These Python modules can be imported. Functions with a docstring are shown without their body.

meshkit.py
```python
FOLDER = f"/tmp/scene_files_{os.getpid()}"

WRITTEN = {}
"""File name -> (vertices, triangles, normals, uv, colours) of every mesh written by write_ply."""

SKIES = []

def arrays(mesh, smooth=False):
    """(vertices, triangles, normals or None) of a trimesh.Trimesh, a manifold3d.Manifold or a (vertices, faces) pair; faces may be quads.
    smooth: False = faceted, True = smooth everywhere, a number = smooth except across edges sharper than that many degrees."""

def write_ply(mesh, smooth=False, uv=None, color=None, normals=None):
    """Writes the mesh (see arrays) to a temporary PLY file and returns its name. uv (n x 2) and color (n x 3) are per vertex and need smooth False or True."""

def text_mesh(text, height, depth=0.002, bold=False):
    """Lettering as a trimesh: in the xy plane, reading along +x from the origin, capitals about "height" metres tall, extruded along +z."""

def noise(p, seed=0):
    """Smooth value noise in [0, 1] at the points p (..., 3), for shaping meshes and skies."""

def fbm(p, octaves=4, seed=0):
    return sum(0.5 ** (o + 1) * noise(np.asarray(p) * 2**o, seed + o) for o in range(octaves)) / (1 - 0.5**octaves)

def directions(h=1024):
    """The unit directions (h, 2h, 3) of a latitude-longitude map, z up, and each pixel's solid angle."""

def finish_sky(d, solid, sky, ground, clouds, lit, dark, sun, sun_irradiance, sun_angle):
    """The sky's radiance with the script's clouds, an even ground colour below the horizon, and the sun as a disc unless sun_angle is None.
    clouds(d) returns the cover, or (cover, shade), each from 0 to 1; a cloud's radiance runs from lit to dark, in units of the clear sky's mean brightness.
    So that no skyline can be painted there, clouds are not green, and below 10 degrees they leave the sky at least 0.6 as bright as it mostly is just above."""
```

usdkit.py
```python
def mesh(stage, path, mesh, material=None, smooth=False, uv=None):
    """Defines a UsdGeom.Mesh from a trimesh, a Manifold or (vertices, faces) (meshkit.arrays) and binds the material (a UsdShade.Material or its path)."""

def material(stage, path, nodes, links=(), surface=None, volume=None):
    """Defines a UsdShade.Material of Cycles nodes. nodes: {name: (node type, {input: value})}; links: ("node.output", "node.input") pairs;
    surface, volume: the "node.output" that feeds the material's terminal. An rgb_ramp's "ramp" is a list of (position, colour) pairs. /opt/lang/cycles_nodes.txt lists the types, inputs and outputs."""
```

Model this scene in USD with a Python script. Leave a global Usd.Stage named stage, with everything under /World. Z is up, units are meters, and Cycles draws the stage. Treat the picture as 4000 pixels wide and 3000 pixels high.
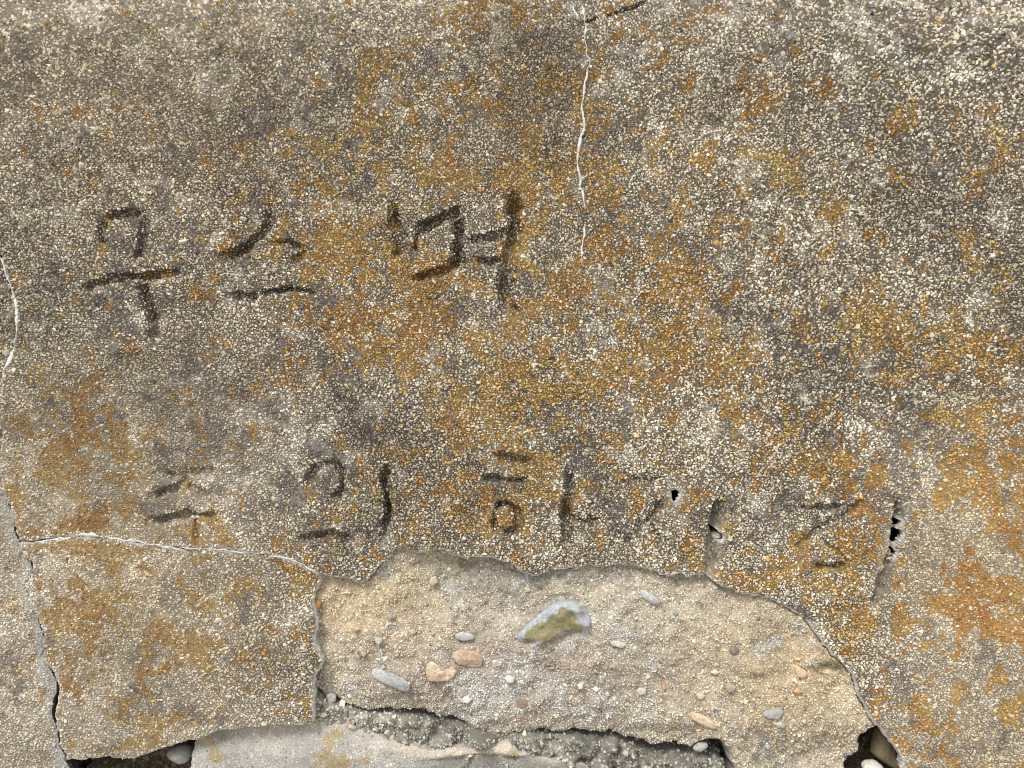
import math
import numpy as np
import shapely
from shapely.geometry import Polygon, LineString
from scipy.ndimage import gaussian_filter, map_coordinates, zoom
from scipy.stats import norm as gauss
from pxr import Usd, UsdGeom, UsdLux, UsdShade, Sdf, Gf, Vt
import usdkit

stage = Usd.Stage.CreateInMemory()
UsdGeom.Xform.Define(stage, '/World')
UsdGeom.Scope.Define(stage, '/World/Looks')
S, D = 5000.0, 0.62          # drawing units per metre; camera's distance to the wall face

# ------------------------------------------------------------------ camera, sky, sun, exposure
cam = UsdGeom.Camera.Define(stage, '/World/camera')
cam.CreateHorizontalApertureAttr(36.0)
cam.CreateFocalLengthAttr(36.0 * D / 0.8)
cam.CreateClippingRangeAttr((0.01, 1000.0))
cam.CreateExposureAttr(1.24)
xf = UsdGeom.Xformable(cam)
xf.AddTranslateOp().Set((0, -D, 0))
xf.AddRotateXOp().Set(90.0)

SUN = np.array([-0.34, -0.62, 0.78]); SUN /= np.linalg.norm(SUN)
elev, rot = math.asin(SUN[2]), math.atan2(SUN[0], SUN[1])
dome = UsdLux.DomeLight.Define(stage, '/World/sky')
dome.GetPrim().SetCustomDataByKey('kind', 'structure')
sky_mat = usdkit.material(stage, '/World/Looks/overcast_sky', {
    'sky': ('sky_texture', {'sky_type': 'single_scattering', 'sun_disc': False, 'sun_elevation': elev, 'sun_rotation': rot, 'altitude': 100.0}),
    'tc': ('texture_coordinate', {}),
    'cl': ('noise_texture', {'scale': 1.6, 'detail': 5.0}),
    'rp': ('rgb_ramp', {'ramp': [(0.25, (0.66,) * 3), (0.7, (0.95,) * 3)]}),
    'mx': ('mix', {'color2': (5.6, 5.5, 5.3)}),
    'bg': ('background_shader', {'strength': 0.09}),
}, [('tc.generated', 'cl.vector'), ('cl.fac', 'rp.fac'), ('rp.color', 'mx.fac'), ('sky.color', 'mx.color1'), ('mx.color', 'bg.color')], surface='bg.background')
UsdShade.MaterialBindingAPI.Apply(dome.GetPrim()).Bind(sky_mat)
sun = UsdLux.DistantLight.Define(stage, '/World/sun')
sun.CreateNormalizeAttr(True)
sun.CreateIntensityAttr(0.34)
sun.CreateAngleAttr(20.0)
sun.CreateColorAttr((1.0, 0.95, 0.87))
m = Gf.Matrix4d().SetRotate(Gf.Rotation(Gf.Vec3d(0, 0, 1), Gf.Vec3d(*map(float, SUN))))
UsdGeom.Xformable(sun).AddTransformOp().Set(m)

# ------------------------------------------------------------------ materials
LK = '/World/Looks/'
def grit(name, rough, spec, bump, nscale, lo, hi):
    return usdkit.material(stage, LK + name, {
        'at': ('attribute', {'attribute': 'tint'}),
        'ge': ('geometry', {}),
        'n1': ('noise_texture', {'scale': nscale, 'detail': 4.0, 'roughness': 0.65}),
        'r1': ('rgb_ramp', {'ramp': [(0.28, (lo,) * 3), (0.72, (hi,) * 3)]}),
        'mul': ('mix', {'mix_type': 'multiply', 'fac': 1.0}),
        'bp': ('bump', {'strength': bump, 'distance': 0.0006}),
        'p': ('principled_bsdf', {'roughness': rough, 'specular_ior_level': spec}),
    }, [('ge.position', 'n1.vector'), ('n1.fac', 'r1.fac'), ('at.color', 'mul.color1'), ('r1.color', 'mul.color2'), ('mul.color', 'p.base_color'),
        ('n1.fac', 'bp.height'), ('bp.normal', 'p.normal')], surface='p.BSDF')
M_mortar = grit('weathered_mortar', 0.9, 0.25, 0.5, 900.0, 0.72, 1.3)
M_core = grit('sandy_concrete', 0.92, 0.2, 0.6, 800.0, 0.75, 1.25)
M_lichen = grit('orange_lichen', 0.95, 0.1, 0.6, 1100.0, 0.7, 1.3)
M_stone = grit('pebble_stone', 0.7, 0.3, 0.6, 520.0, 0.6, 1.3)
M_lime = grit('white_lime', 0.85, 0.3, 0.5, 900.0, 0.85, 1.1)
M_ground = usdkit.material(stage, LK + 'paved_ground', {
    'ge': ('geometry', {}), 'n1': ('noise_texture', {'scale': 30.0, 'detail': 6.0}),
    'r1': ('rgb_ramp', {'ramp': [(0.3, (0.2, 0.19, 0.17)), (0.7, (0.34, 0.32, 0.29))]}),
    'p': ('principled_bsdf', {'roughness': 0.9})}, [('ge.position', 'n1.vector'), ('n1.fac', 'r1.fac'), ('r1.color', 'p.base_color')], surface='p.BSDF')
M_wall = usdkit.material(stage, LK + 'plain_mortar', {
    'ge': ('geometry', {}), 'n1': ('noise_texture', {'scale': 420.0, 'detail': 4.0, 'roughness': 0.7}),
    'r1': ('rgb_ramp', {'ramp': [(0.36, (0.07, 0.065, 0.06)), (0.5, (0.22, 0.2, 0.175)), (0.66, (0.5, 0.47, 0.42))]}),
    'n2': ('noise_texture', {'scale': 22.0, 'detail': 7.0, 'roughness': 0.65}),
    'r2': ('rgb_ramp', {'ramp': [(0.52, (0, 0, 0)), (0.62, (0.7,) * 3)]}),
    'mx': ('mix', {'color2': (0.36, 0.19, 0.04)}),
    'bp': ('bump', {'strength': 0.8, 'distance': 0.0012}),
    'p': ('principled_bsdf', {'roughness': 0.92, 'specular_ior_level': 0.25})},
    [('ge.position', 'n1.vector'), ('ge.position', 'n2.vector'), ('n1.fac', 'r1.fac'), ('n2.fac', 'r2.fac'), ('r2.color', 'mx.fac'), ('r1.color', 'mx.color1'),
     ('mx.color', 'p.base_color'), ('n1.fac', 'bp.height'), ('bp.normal', 'p.normal')], surface='p.BSDF')

# ------------------------------------------------------------------ helpers
T_ = Sdf.ValueTypeNames
used = {}
def path_for(name, parent='/World'):
    k = (parent, name); n = used.get(k, 0); used[k] = n + 1
    return f'{parent}/{name}' + (f'_{n:03d}' if n else '')
def data(prim, **kw):
    for k, v in kw.items():
        prim.SetCustomDataByKey(k, v)
    return prim
def thing(name, label, category, loc=(0, 0, 0), **kw):
    p = path_for(name)
    x = UsdGeom.Xform.Define(stage, p)
    x.AddTranslateOp().Set(tuple(map(float, loc)))
    data(x.GetPrim(), label=label, category=category, kind='thing', **kw)
    return p
def put(name, v, f, n, tint, mat, parent='/World', loc=(0, 0, 0), facets=False, **kw):
    p = path_for(name, parent)
    me = UsdGeom.Mesh.Define(stage, p)
    if parent == '/World':
        me.AddTranslateOp().Set(tuple(map(float, loc)))
    me.CreatePointsAttr(Vt.Vec3fArray.FromNumpy((np.asarray(v) - np.asarray(loc)).astype(np.float32)))
    me.CreateFaceVertexCountsAttr(Vt.IntArray.FromNumpy(np.full(len(f), 3, np.int32)))
    me.CreateFaceVertexIndicesAttr(Vt.IntArray.FromNumpy(np.asarray(f, np.int32).ravel()))
    me.CreateSubdivisionSchemeAttr('none')
    if n is not None and not facets:
        me.CreateNormalsAttr(Vt.Vec3fArray.FromNumpy(np.asarray(n, np.float32))); me.SetNormalsInterpolation('vertex')
    if tint is not None:
        UsdGeom.PrimvarsAPI(me).CreatePrimvar('tint', T_.Color3fArray, 'vertex').Set(Vt.Vec3fArray.FromNumpy(np.asarray(tint, np.float32)))
    UsdShade.MaterialBindingAPI.Apply(me.GetPrim()).Bind(mat)
    data(me.GetPrim(), **kw)
    return p
def vnormals(v, f):
    n = np.zeros_like(v)
    c = np.cross(v[f[:, 1]] - v[f[:, 0]], v[f[:, 2]] - v[f[:, 0]])
    for k in range(3):
        for a in range(3):
            n[:, a] += np.bincount(f[:, k], c[:, a], len(v))
    return n / np.maximum(np.linalg.norm(n, axis=1, keepdims=True), 1e-12)
def compact(v, f, *more):
    keep = np.unique(f); new = np.zeros(len(v), int); new[keep] = np.arange(len(keep))
    return (v[keep], new[f]) + tuple(a[keep] for a in more)
def join(*ms):
    v, f, n, c, o = [], [], [], [], 0
    for mv, mf, mn, mc in ms:
        v.append(mv); f.append(mf + o); n.append(mn); c.append(mc); o += len(mv)
    return np.vstack(v), np.vstack(f), np.vstack(n), np.vstack(c)
def wx(u, v, d=0.0):
    u, v = np.asarray(u, float), np.asarray(v, float)
    return np.stack([(u - 2000) / S, np.zeros_like(u) + d, (1500 - v) / S], -1)
def deep(pts, d):
    """where something drawn on the wall's face lies when it stands d metres behind the face"""
    p = np.asarray(pts, float)
    return (p - [2000, 1500]) * (1 + d / D) + [2000, 1500]

# ------------------------------------------------------------------ noise fields over the wall
U0, V0, U1, V1, Q = -140.0, -140.0, 4140.0, 3140.0, 5.0
NW, NH = int((U1 - U0) / Q) + 1, int((V1 - V0) / Q) + 1
rng = np.random.default_rng(20240611)
FIELDS = {}
def field(sig, seed, stretch=1.0):
    k = (sig, seed, stretch)
    if k not in FIELDS:
        r = np.random.default_rng(seed * 7919 + int(sig * 13))
        s = sig / Q
        step = max(1, int(s / 3))
        a = r.standard_normal((NH // step + 8, NW // step + 8))
        a = gaussian_filter(a, (s / step, s * stretch / step))
        if step > 1:
            a = zoom(a, step, order=1)
        a = a[:NH, :NW]
        FIELDS[k] = (a - a.mean()) / a.std()
    return FIELDS[k]
def at(a, u, v):
    return map_coordinates(a, [(np.asarray(v) - V0) / Q, (np.asarray(u) - U0) / Q], order=1, mode='nearest')
def mixn(u, v, seed, *terms):
    s = sum(w * at(field(sig, seed + i), u, v) for i, (sig, w) in enumerate(terms))
    return s / math.sqrt(sum(w * w for _, w in terms))
def coarse(rows, lo=0.0):
    a = np.array(rows, float)
    return a
def grid_at(a, u, v):
    h, w = a.shape
    return map_coordinates(a, [np.clip(np.asarray(v) / 3000 * h - 0.5, 0, h - 1), np.clip(np.asarray(u) / 4000 * w - 0.5, 0, w - 1)], order=1, mode='nearest')
def hermite(x, a, b):
    t = np.clip((np.asarray(x, float) - a) / (b - a), 0, 1)
    return t * t * (3 - 2 * t)
def blob(u, v, cu, cv, ru, rv=None):
    return np.exp(-(((np.asarray(u) - cu) / ru) ** 2 + ((np.asarray(v) - cv) / (rv or ru)) ** 2))

# how thickly orange lichen grows, in 250-unit squares
LICHEN = np.array([
 [.08, .07, .06, .07, .08, .14, .24, .34, .36, .30, .16, .10, .10, .10, .10, .12],
 [.09, .09, .07, .07, .10, .22, .40, .48, .44, .36, .22, .16, .12, .12, .16, .18],
 [.08, .10, .09, .08, .14, .28, .52, .64, .62, .52, .40, .28, .18, .16, .20, .22],
 [.08, .09, .09, .10, .16, .40, .46, .44, .62, .62, .46, .32, .24, .24, .30, .38],
 [.10, .10, .10, .12, .24, .56, .60, .46, .56, .62, .58, .44, .38, .36, .40, .46],
 [.16, .20, .16, .16, .24, .54, .66, .52, .50, .60, .56, .42, .42, .46, .50, .56],
 [.42, .40, .30, .20, .18, .34, .46, .62, .60, .50, .34, .36, .30, .26, .40, .58],
 [.52, .46, .30, .16, .12, .18, .30, .56, .50, .36, .32, .34, .36, .22, .36, .60],
 [.48, .58, .44, .28, .22, .30, .30, .32, .38, .34, .32, .32, .34, .40, .58, .66],
 [.30, .56, .56, .50, .40, .20, .20, .20, .20, .20, .20, .24, .28, .50, .68, .70],
 [.20, .42, .46, .44, .30, .20, .10, .10, .10, .10, .10, .10, .20, .50, .62, .62],
 [.12, .22, .22, .20, .14, .10, .05, .05, .05, .05, .05, .10, .20, .34, .42, .44]])
def lichen_mask(u, v):
    dens = grid_at(LICHEN, u, v)
    x = mixn(u, v, 11, (85, .4), (36, .75), (15, .85), (8, .45))
    return gauss.ppf(np.clip(dens * 0.92, .003, .95)) - x       # > 0: lichen
def lichen_colour(u, v, r):
    n = len(u)
    left = hermite(u, 1500, 500) * hermite(v, 1000, 1500)
    right = hermite(u, 2900, 3700) * hermite(v, 1000, 1700)
    base = np.array([0.43, 0.265, 0.085])
    c = base + left[:, None] * (np.array([0.33, 0.222, 0.098]) - base)
    c = c + (right * (1 - left))[:, None] * (np.array([0.42, 0.255, 0.085]) - c)
    hue = mixn(u, v, 31, (60, 1), (16, .8)) + 0.5 * r.standard_normal(n)
    c = c * (1 + 0.09 * hue[:, None] * np.array([0.5, 1.2, 1.6]))
    top = hermite(v, 700, 0)[:, None]
    c = c * (1 - 0.25 * top)
    return np.clip(c * np.exp(0.24 * r.standard_normal((n, 1))), 0.01, 0.8)
def crust(u, v):
    """dark grey-violet crust, 0 to 1"""
    x = mixn(u, v, 51, (70, .5), (30, .8), (13, .8))
    b = (-0.95 + 0.9 * blob(u, v, 900, 1880, 330, 230) + 1.5 * blob(u, v, 3400, 1760, 300, 170) + 0.8 * blob(u, v, 3200, 2330, 260, 200)
         + 0.7 * blob(u, v, 1990, 1250, 160, 200) + 0.6 * blob(u, v, 2560, 1500, 260, 160) + 0.6 * blob(u, v, 650, 2280, 260, 120)
         + 0.7 * blob(u, v, 2980, 1130, 90, 90) + 0.6 * blob(u, v, 3080, 2080, 220, 150) + 0.45 * blob(u, v, 3300, 420, 160, 120) + 0.35 * blob(u, v, 400, 1250, 300, 200)
         + 0.5 * blob(u, v, 2150, 720, 50, 50) + 0.9 * blob(u, v, 755, 2200, 60, 90) + 0.5 * blob(u, v, 3320, 2620, 80, 200) + 0.5 * blob(u, v, 1300, 1900, 260, 200))
    return hermite(x + b, -0.25, 0.75)
def bloom_toplight(u, v):
    """pale grey-white crust plus painted-in skylight along the top edge, 0 to 1"""
    x = mixn(u, v, 71, (60, .5), (25, .8), (11, .8))
    b = (-.85 - .35 * blob(u, v, 3500, 500, 900, 600) + 0.8 * blob(u, v, 380, 1700, 260, 120) + 0.7 * blob(u, v, 2750, 1230, 260, 140) + 0.7 * blob(u, v, 2700, 1750, 420, 160)
         + 0.6 * blob(u, v, 1300, 1620, 260, 120) + 0.6 * blob(u, v, 1850, 2060, 420, 130) + 0.6 * blob(u, v, 2950, 640, 120, 90) + 0.8 * blob(u, v, 1130, 2400, 110, 160)
         + 0.7 * blob(u, v, 3700, 2900, 260, 140) + 0.6 * blob(u, v, 700, 2880, 500, 120) + 0.5 * blob(u, v, 2600, 980, 200, 120) + 0.5 * blob(u, v, 500, 1230, 260, 100)
         + 0.5 * blob(u, v, 950, 1130, 120, 80) + 0.2 * blob(u, v, 3300, 30, 700, 80) + 0.5 * blob(u, v, 500, 20, 600, 60))  # last two blobs paint the top edge's skylight as paler grains
    return hermite(x + b, -0.3, 0.9)

# ------------------------------------------------------------------ drawn outlines (drawing units, x right, y down)
C_EDGE = [(-400, 960), (0, 1000), (15, 1060), (40, 1130), (62, 1190), (65, 1240), (60, 1300), (46, 1360), (33, 1409), (11, 1441), (2, 1500), (-15, 1700), (-10, 1880), (5, 1940),
          (15, 1980), (22, 2010), (40, 2030), (38, 2060), (48, 2090), (60, 2120), (65, 2150), (79, 2178), (104, 2201), (106, 2257), (79, 2283), (93, 2320), (107, 2376), (136, 2444), (150, 2500),
          (153, 2568), (175, 2613), (203, 2659), (209, 2715), (198, 2760), (191, 2805), (215, 2873), (220, 2924), (243, 2964), (243, 2981)]
CRACK = [(60, 2120), (108, 2122), (217, 2106), (315, 2093), (380, 2100), (461, 2108), (543, 2122), (624, 2140), (720, 2147), (814, 2151), (921, 2159), (1035, 2171), (1132, 2195), (1181, 2220), (1242, 2258)]
HOLE_TOP = [(1242, 2260), (1295, 2268), (1352, 2264), (1401, 2277), (1433, 2268), (1450, 2244), (1482, 2211), (1515, 2187), (1539, 2154), (1572, 2148), (1621, 2161), (1669, 2159), (1726, 2150), (1767, 2171),
            (1816, 2181), (1881, 2179), (1946, 2191), (2011, 2211), (2036, 2236), (2068, 2252), (2101, 2260), (2150, 2236), (2190, 2224), (2251, 2227), (2302, 2217), (2369, 2222), (2415, 2214), (2482, 2217),
            (2528, 2227), (2564, 2235), (2584, 2252), (2610, 2259), (2646, 2247), (2692, 2255), (2764, 2245), (2779, 2258), (2805, 2278), (2840, 2299), (2881, 2316), (2943, 2329), (3009, 2342), (3071, 2370),
            (3112, 2401), (3148, 2422), (3184, 2468), (3219, 2514), (3250, 2555), (3271, 2575), (3300, 2604), (3333, 2642), (3353, 2703), (3379, 2755), (3405, 2816), (3446, 2852), (3476, 2888), (3492, 2913),
            (3512, 2934), (3528, 2980), (3535, 3010), (3560, 3100), (3570, 3400)]
B_RIGHT = [(1242, 2260), (1236, 2288), (1223, 2324), (1220, 2365), (1228, 2416), (1231, 2457), (1223, 2509), (1231, 2539), (1249, 2585), (1238, 2626), (1220, 2667), (1223, 2754), (1215, 2806), (1213, 2831)]
B_BOTTOM = [(1209, 2839), (1074, 2839), (960, 2845), (904, 2859), (830, 2870), (774, 2890), (678, 2913), (599, 2938), (554, 2958), (520, 2975), (475, 2978), (441, 2966), (407, 2964), (339, 2969), (305, 2981), (243, 2981)]
i60 = C_EDGE.index((60, 2120))
POLY_C = C_EDGE[:] + [(262, 3010), (300, 3080), (310, 3400), (-400, 3400)]
POLY_B = C_EDGE[i60:] + B_BOTTOM[::-1][1:] + B_RIGHT[::-1] + CRACK[::-1][1:-1]
POLY_A = [(-400, -400), (4400, -400), (4400, 3400)] + HOLE_TOP[::-1] + CRACK[::-1][:-1] + C_EDGE[:i60 + 1][::-1]
LIP = [(1160, 2690), (1222, 2726), (1254, 2755), (1308, 2758), (1352, 2777), (1402, 2793), (1446, 2798), (1511, 2791), (1583, 2795), (1652, 2798), (1724, 2805), (1764, 2816), (1797, 2834), (1830, 2862), (1890, 2886),
       (1968, 2896), (2071, 2882), (2173, 2877), (2302, 2872), (2405, 2877), (2456, 2898), (2507, 2918), (2569, 2929), (2661, 2918), (2712, 2939), (2763, 2898), (2815, 2908), (2840, 2929), (2866, 2990), (2880, 3140)]
POLY_CORE = [(1120, 2080), (3480, 2080), (3480, 2560), (3420, 2760), (3402, 2838), (3369, 2888), (3366, 2949), (3328, 2965), (3318, 2990), (3310, 3140)] + LIP[::-1] + [(1120, 2690)]
LEDGE_TOP = [(1222, 2805), (1272, 2813), (1294, 2834), (1355, 2838), (1395, 2847), (1417, 2845), (1460, 2874), (1525, 2907), (1565, 2916), (1634, 2925), (1677, 2939), (1735, 2936), (1873, 2928), (1917, 2913), (1999, 2913),
             (2030, 2939), (2122, 2970), (2225, 2990), (2276, 3000), (2420, 3060), (2560, 3140)]
POLY_LEDGE = [(700, 3140), (736, 3010), (748, 2945), (756, 2885), (800, 2770), (1150, 2770), (1190, 2795)] + LEDGE_TOP
POLY_BED = [(130, 2560), (3640, 2560), (3640, 3140), (130, 3140)]
HOLES = [([(2632, 1924), (2646, 1920), (2656, 1930), (2652, 1950), (2642, 1962), (2634, 1946)]), ([(2788, 2062), (2800, 2072), (2812, 2084), (2826, 2096), (2822, 2112), (2804, 2106), (2794, 2098), (2798, 2082)]),
         ([(3514, 2034), (3526, 2030), (3532, 2046), (3520, 2056), (3510, 2050)]), ([(3500, 2084), (3520, 2072), (3538, 2082), (3528, 2108), (3514, 2130), (3502, 2112)]), ([(3486, 2150), (3504, 2146), (3508, 2172), (3490, 2204), (3480, 2188)])]

# ------------------------------------------------------------------ carved strokes: (points, half width, depth in mm, sharp top lip)
def sc(pts, o, k):
    return [(o[0] + x * k, o[1] + y * k) for x, y in pts]
o5, k5, o6, k6, o7, k7, o8, k8 = (200, 700), .5425, (1400, 600), .5425, (400, 1650), .8137, (2000, 1650), .859
def ring(cx, cy, rx, ry, a0, a1, n=14):
    return [(cx + rx * math.cos(math.radians(t)), cy + ry * math.sin(math.radians(t))) for t in np.linspace(a0, a1, n)]
LETTERS = [
 ('worn Korean syllable cut high at the far left, a loop over a T', [
  (sc([(385, 280), (470, 252), (550, 238), (650, 248)], o5, k5), 15, 3.6), (sc([(655, 255), (675, 330), (655, 430), (650, 510), (575, 565)], o5, k5), 17, 2.4), (sc([(375, 290), (350, 380), (375, 470)], o5, k5), 15, 1.5),
  (sc([(220, 790), (300, 752), (400, 722), (560, 695), (700, 698), (800, 684), (915, 668)], o5, k5), 13, 4.2), (sc([(650, 745), (680, 830), (712, 950), (735, 1050), (715, 1150)], o5, k5), 22, 4.6)]),
 ('Korean syllable cut as an open wedge above a long flat bar', [
  (sc([(1565, 200), (1572, 280), (1540, 345), (1480, 415), (1390, 492), (1290, 542), (1215, 565)], o5, k5), 18, 4.2), (sc([(1590, 455), (1700, 440), (1800, 490)], o5, k5), 14, 2.4), (sc([(1830, 500), (1730, 590)], o5, k5), 15, 1.8),
  (sc([(1270, 850), (1400, 826), (1550, 802), (1700, 778), (1815, 792), (1890, 818)], o5, k5), 15, 4.6)]),
 ('deepest Korean syllable, a box between two tall uprights', [
  (sc([(248, 370), (258, 480), (268, 560), (300, 650), (282, 740)], o6, k6), 26, 4.0), (sc([(420, 545), (500, 515), (600, 458), (700, 428), (745, 420)], o6, k6), 19, 5.0), (sc([(725, 450), (722, 540), (716, 650), (712, 760), (670, 825)], o6, k6), 22, 4.6),
  (sc([(425, 550), (405, 620), (408, 700)], o6, k6), 11, 2.4), (sc([(412, 892), (500, 872), (600, 842), (685, 808)], o6, k6), 15, 4.6), (sc([(1088, 880), (1070, 960), (1072, 1040), (1098, 1140)], o6, k6), 30, 4.2), (sc([(795, 625), (900, 597), (1000, 580), (1085, 552)], o6, k6), 16, 4.4),
  (sc([(845, 765), (950, 778), (1060, 760)], o6, k6), 18, 3.4), (sc([(1112, 290), (1112, 400), (1124, 500), (1110, 600), (1090, 700), (1082, 800), (1070, 900), (1070, 1000), (1098, 1130)], o6, k6), 29, 5.2)]),
 ('shallow Korean syllable at the lower left, just above the white hairline crack', [
  (sc([(300, 262), (400, 246), (490, 238)], o7, k7), 18, 2.6), (sc([(410, 262), (330, 325), (225, 358)], o7, k7), 17, 3.0), (sc([(390, 300), (450, 330), (500, 365)], o7, k7), 15, 2.0), (sc([(215, 480), (290, 463), (400, 448), (540, 452)], o7, k7), 17, 3.4), (sc([(425, 465), (438, 530), (440, 580)], o7, k7), 16, 2.8)]),
 ('Korean syllable with a clear ring, a short bar and an upright beside it', [
  (sc(ring(1072, 287, 78, 92, 165, 430, 18), o7, k7), 17, 3.8), (sc([(935, 568), (1000, 556), (1080, 548), (1140, 552), (1185, 572)], o7, k7), 13, 3.8), (sc([(1362, 225), (1356, 330), (1365, 430), (1355, 520), (1345, 570)], o7, k7), 17, 4.4)]),
 ('Korean syllable with a hat stroke, a small ring and a dark upright', [
  (sc([(1890, 155), (1935, 158), (1985, 190), (2045, 184)], o7, k7), 20, 3.6), (sc([(1825, 268), (1880, 272), (1960, 278), (2040, 284)], o7, k7), 15, 3.6), (sc(ring(1940, 462, 62, 72, -170, 190, 20), o7, k7), 17, 3.8),
  (sc([(262, 235), (256, 300), (252, 380), (250, 480), (250, 565)], o8, k8), 17, 5.4), (sc([(262, 440), (330, 455), (390, 466)], o8, k8), 12, 1.8)]),
 ('faint Korean syllable with a slanting stroke below a round black hole', [
  (sc([(500, 290), (560, 272), (680, 262)], o8, k8), 16, 1.2), (sc([(700, 365), (640, 425), (590, 475), (540, 535), (522, 570)], o8, k8), 17, 3.2), (sc([(610, 460), (660, 510), (720, 555)], o8, k8), 14, 1.8),
  (sc([(958, 345), (940, 400), (922, 480), (908, 560), (905, 690)], o8, k8), 20, 5.0)]),
 ('Korean syllable at the lower right, a bent stroke and an upright with black holes', [
  (sc([(1320, 388), (1400, 388), (1500, 388), (1595, 374)], o8, k8), 14, 3.2), (sc([(1560, 395), (1480, 440), (1400, 490), (1330, 550), (1285, 600)], o8, k8), 15, 2.2), (sc([(1420, 530), (1480, 590), (1540, 650)], o8, k8), 13, 1.2), (sc([(1380, 652), (1450, 657), (1540, 664)], o8, k8), 14, 3.2),
  (sc([(1766, 365), (1762, 450), (1752, 530), (1736, 620), (1710, 690), (1682, 740), (1645, 830)], o8, k8), 17, 5.0)]),
]
CUTS = [([(2268, 90), (2289, 68), (2344, 47), (2389, 32), (2434, 16), (2475, -2), (2540, -40)], 4.5, 3.2)]

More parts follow.
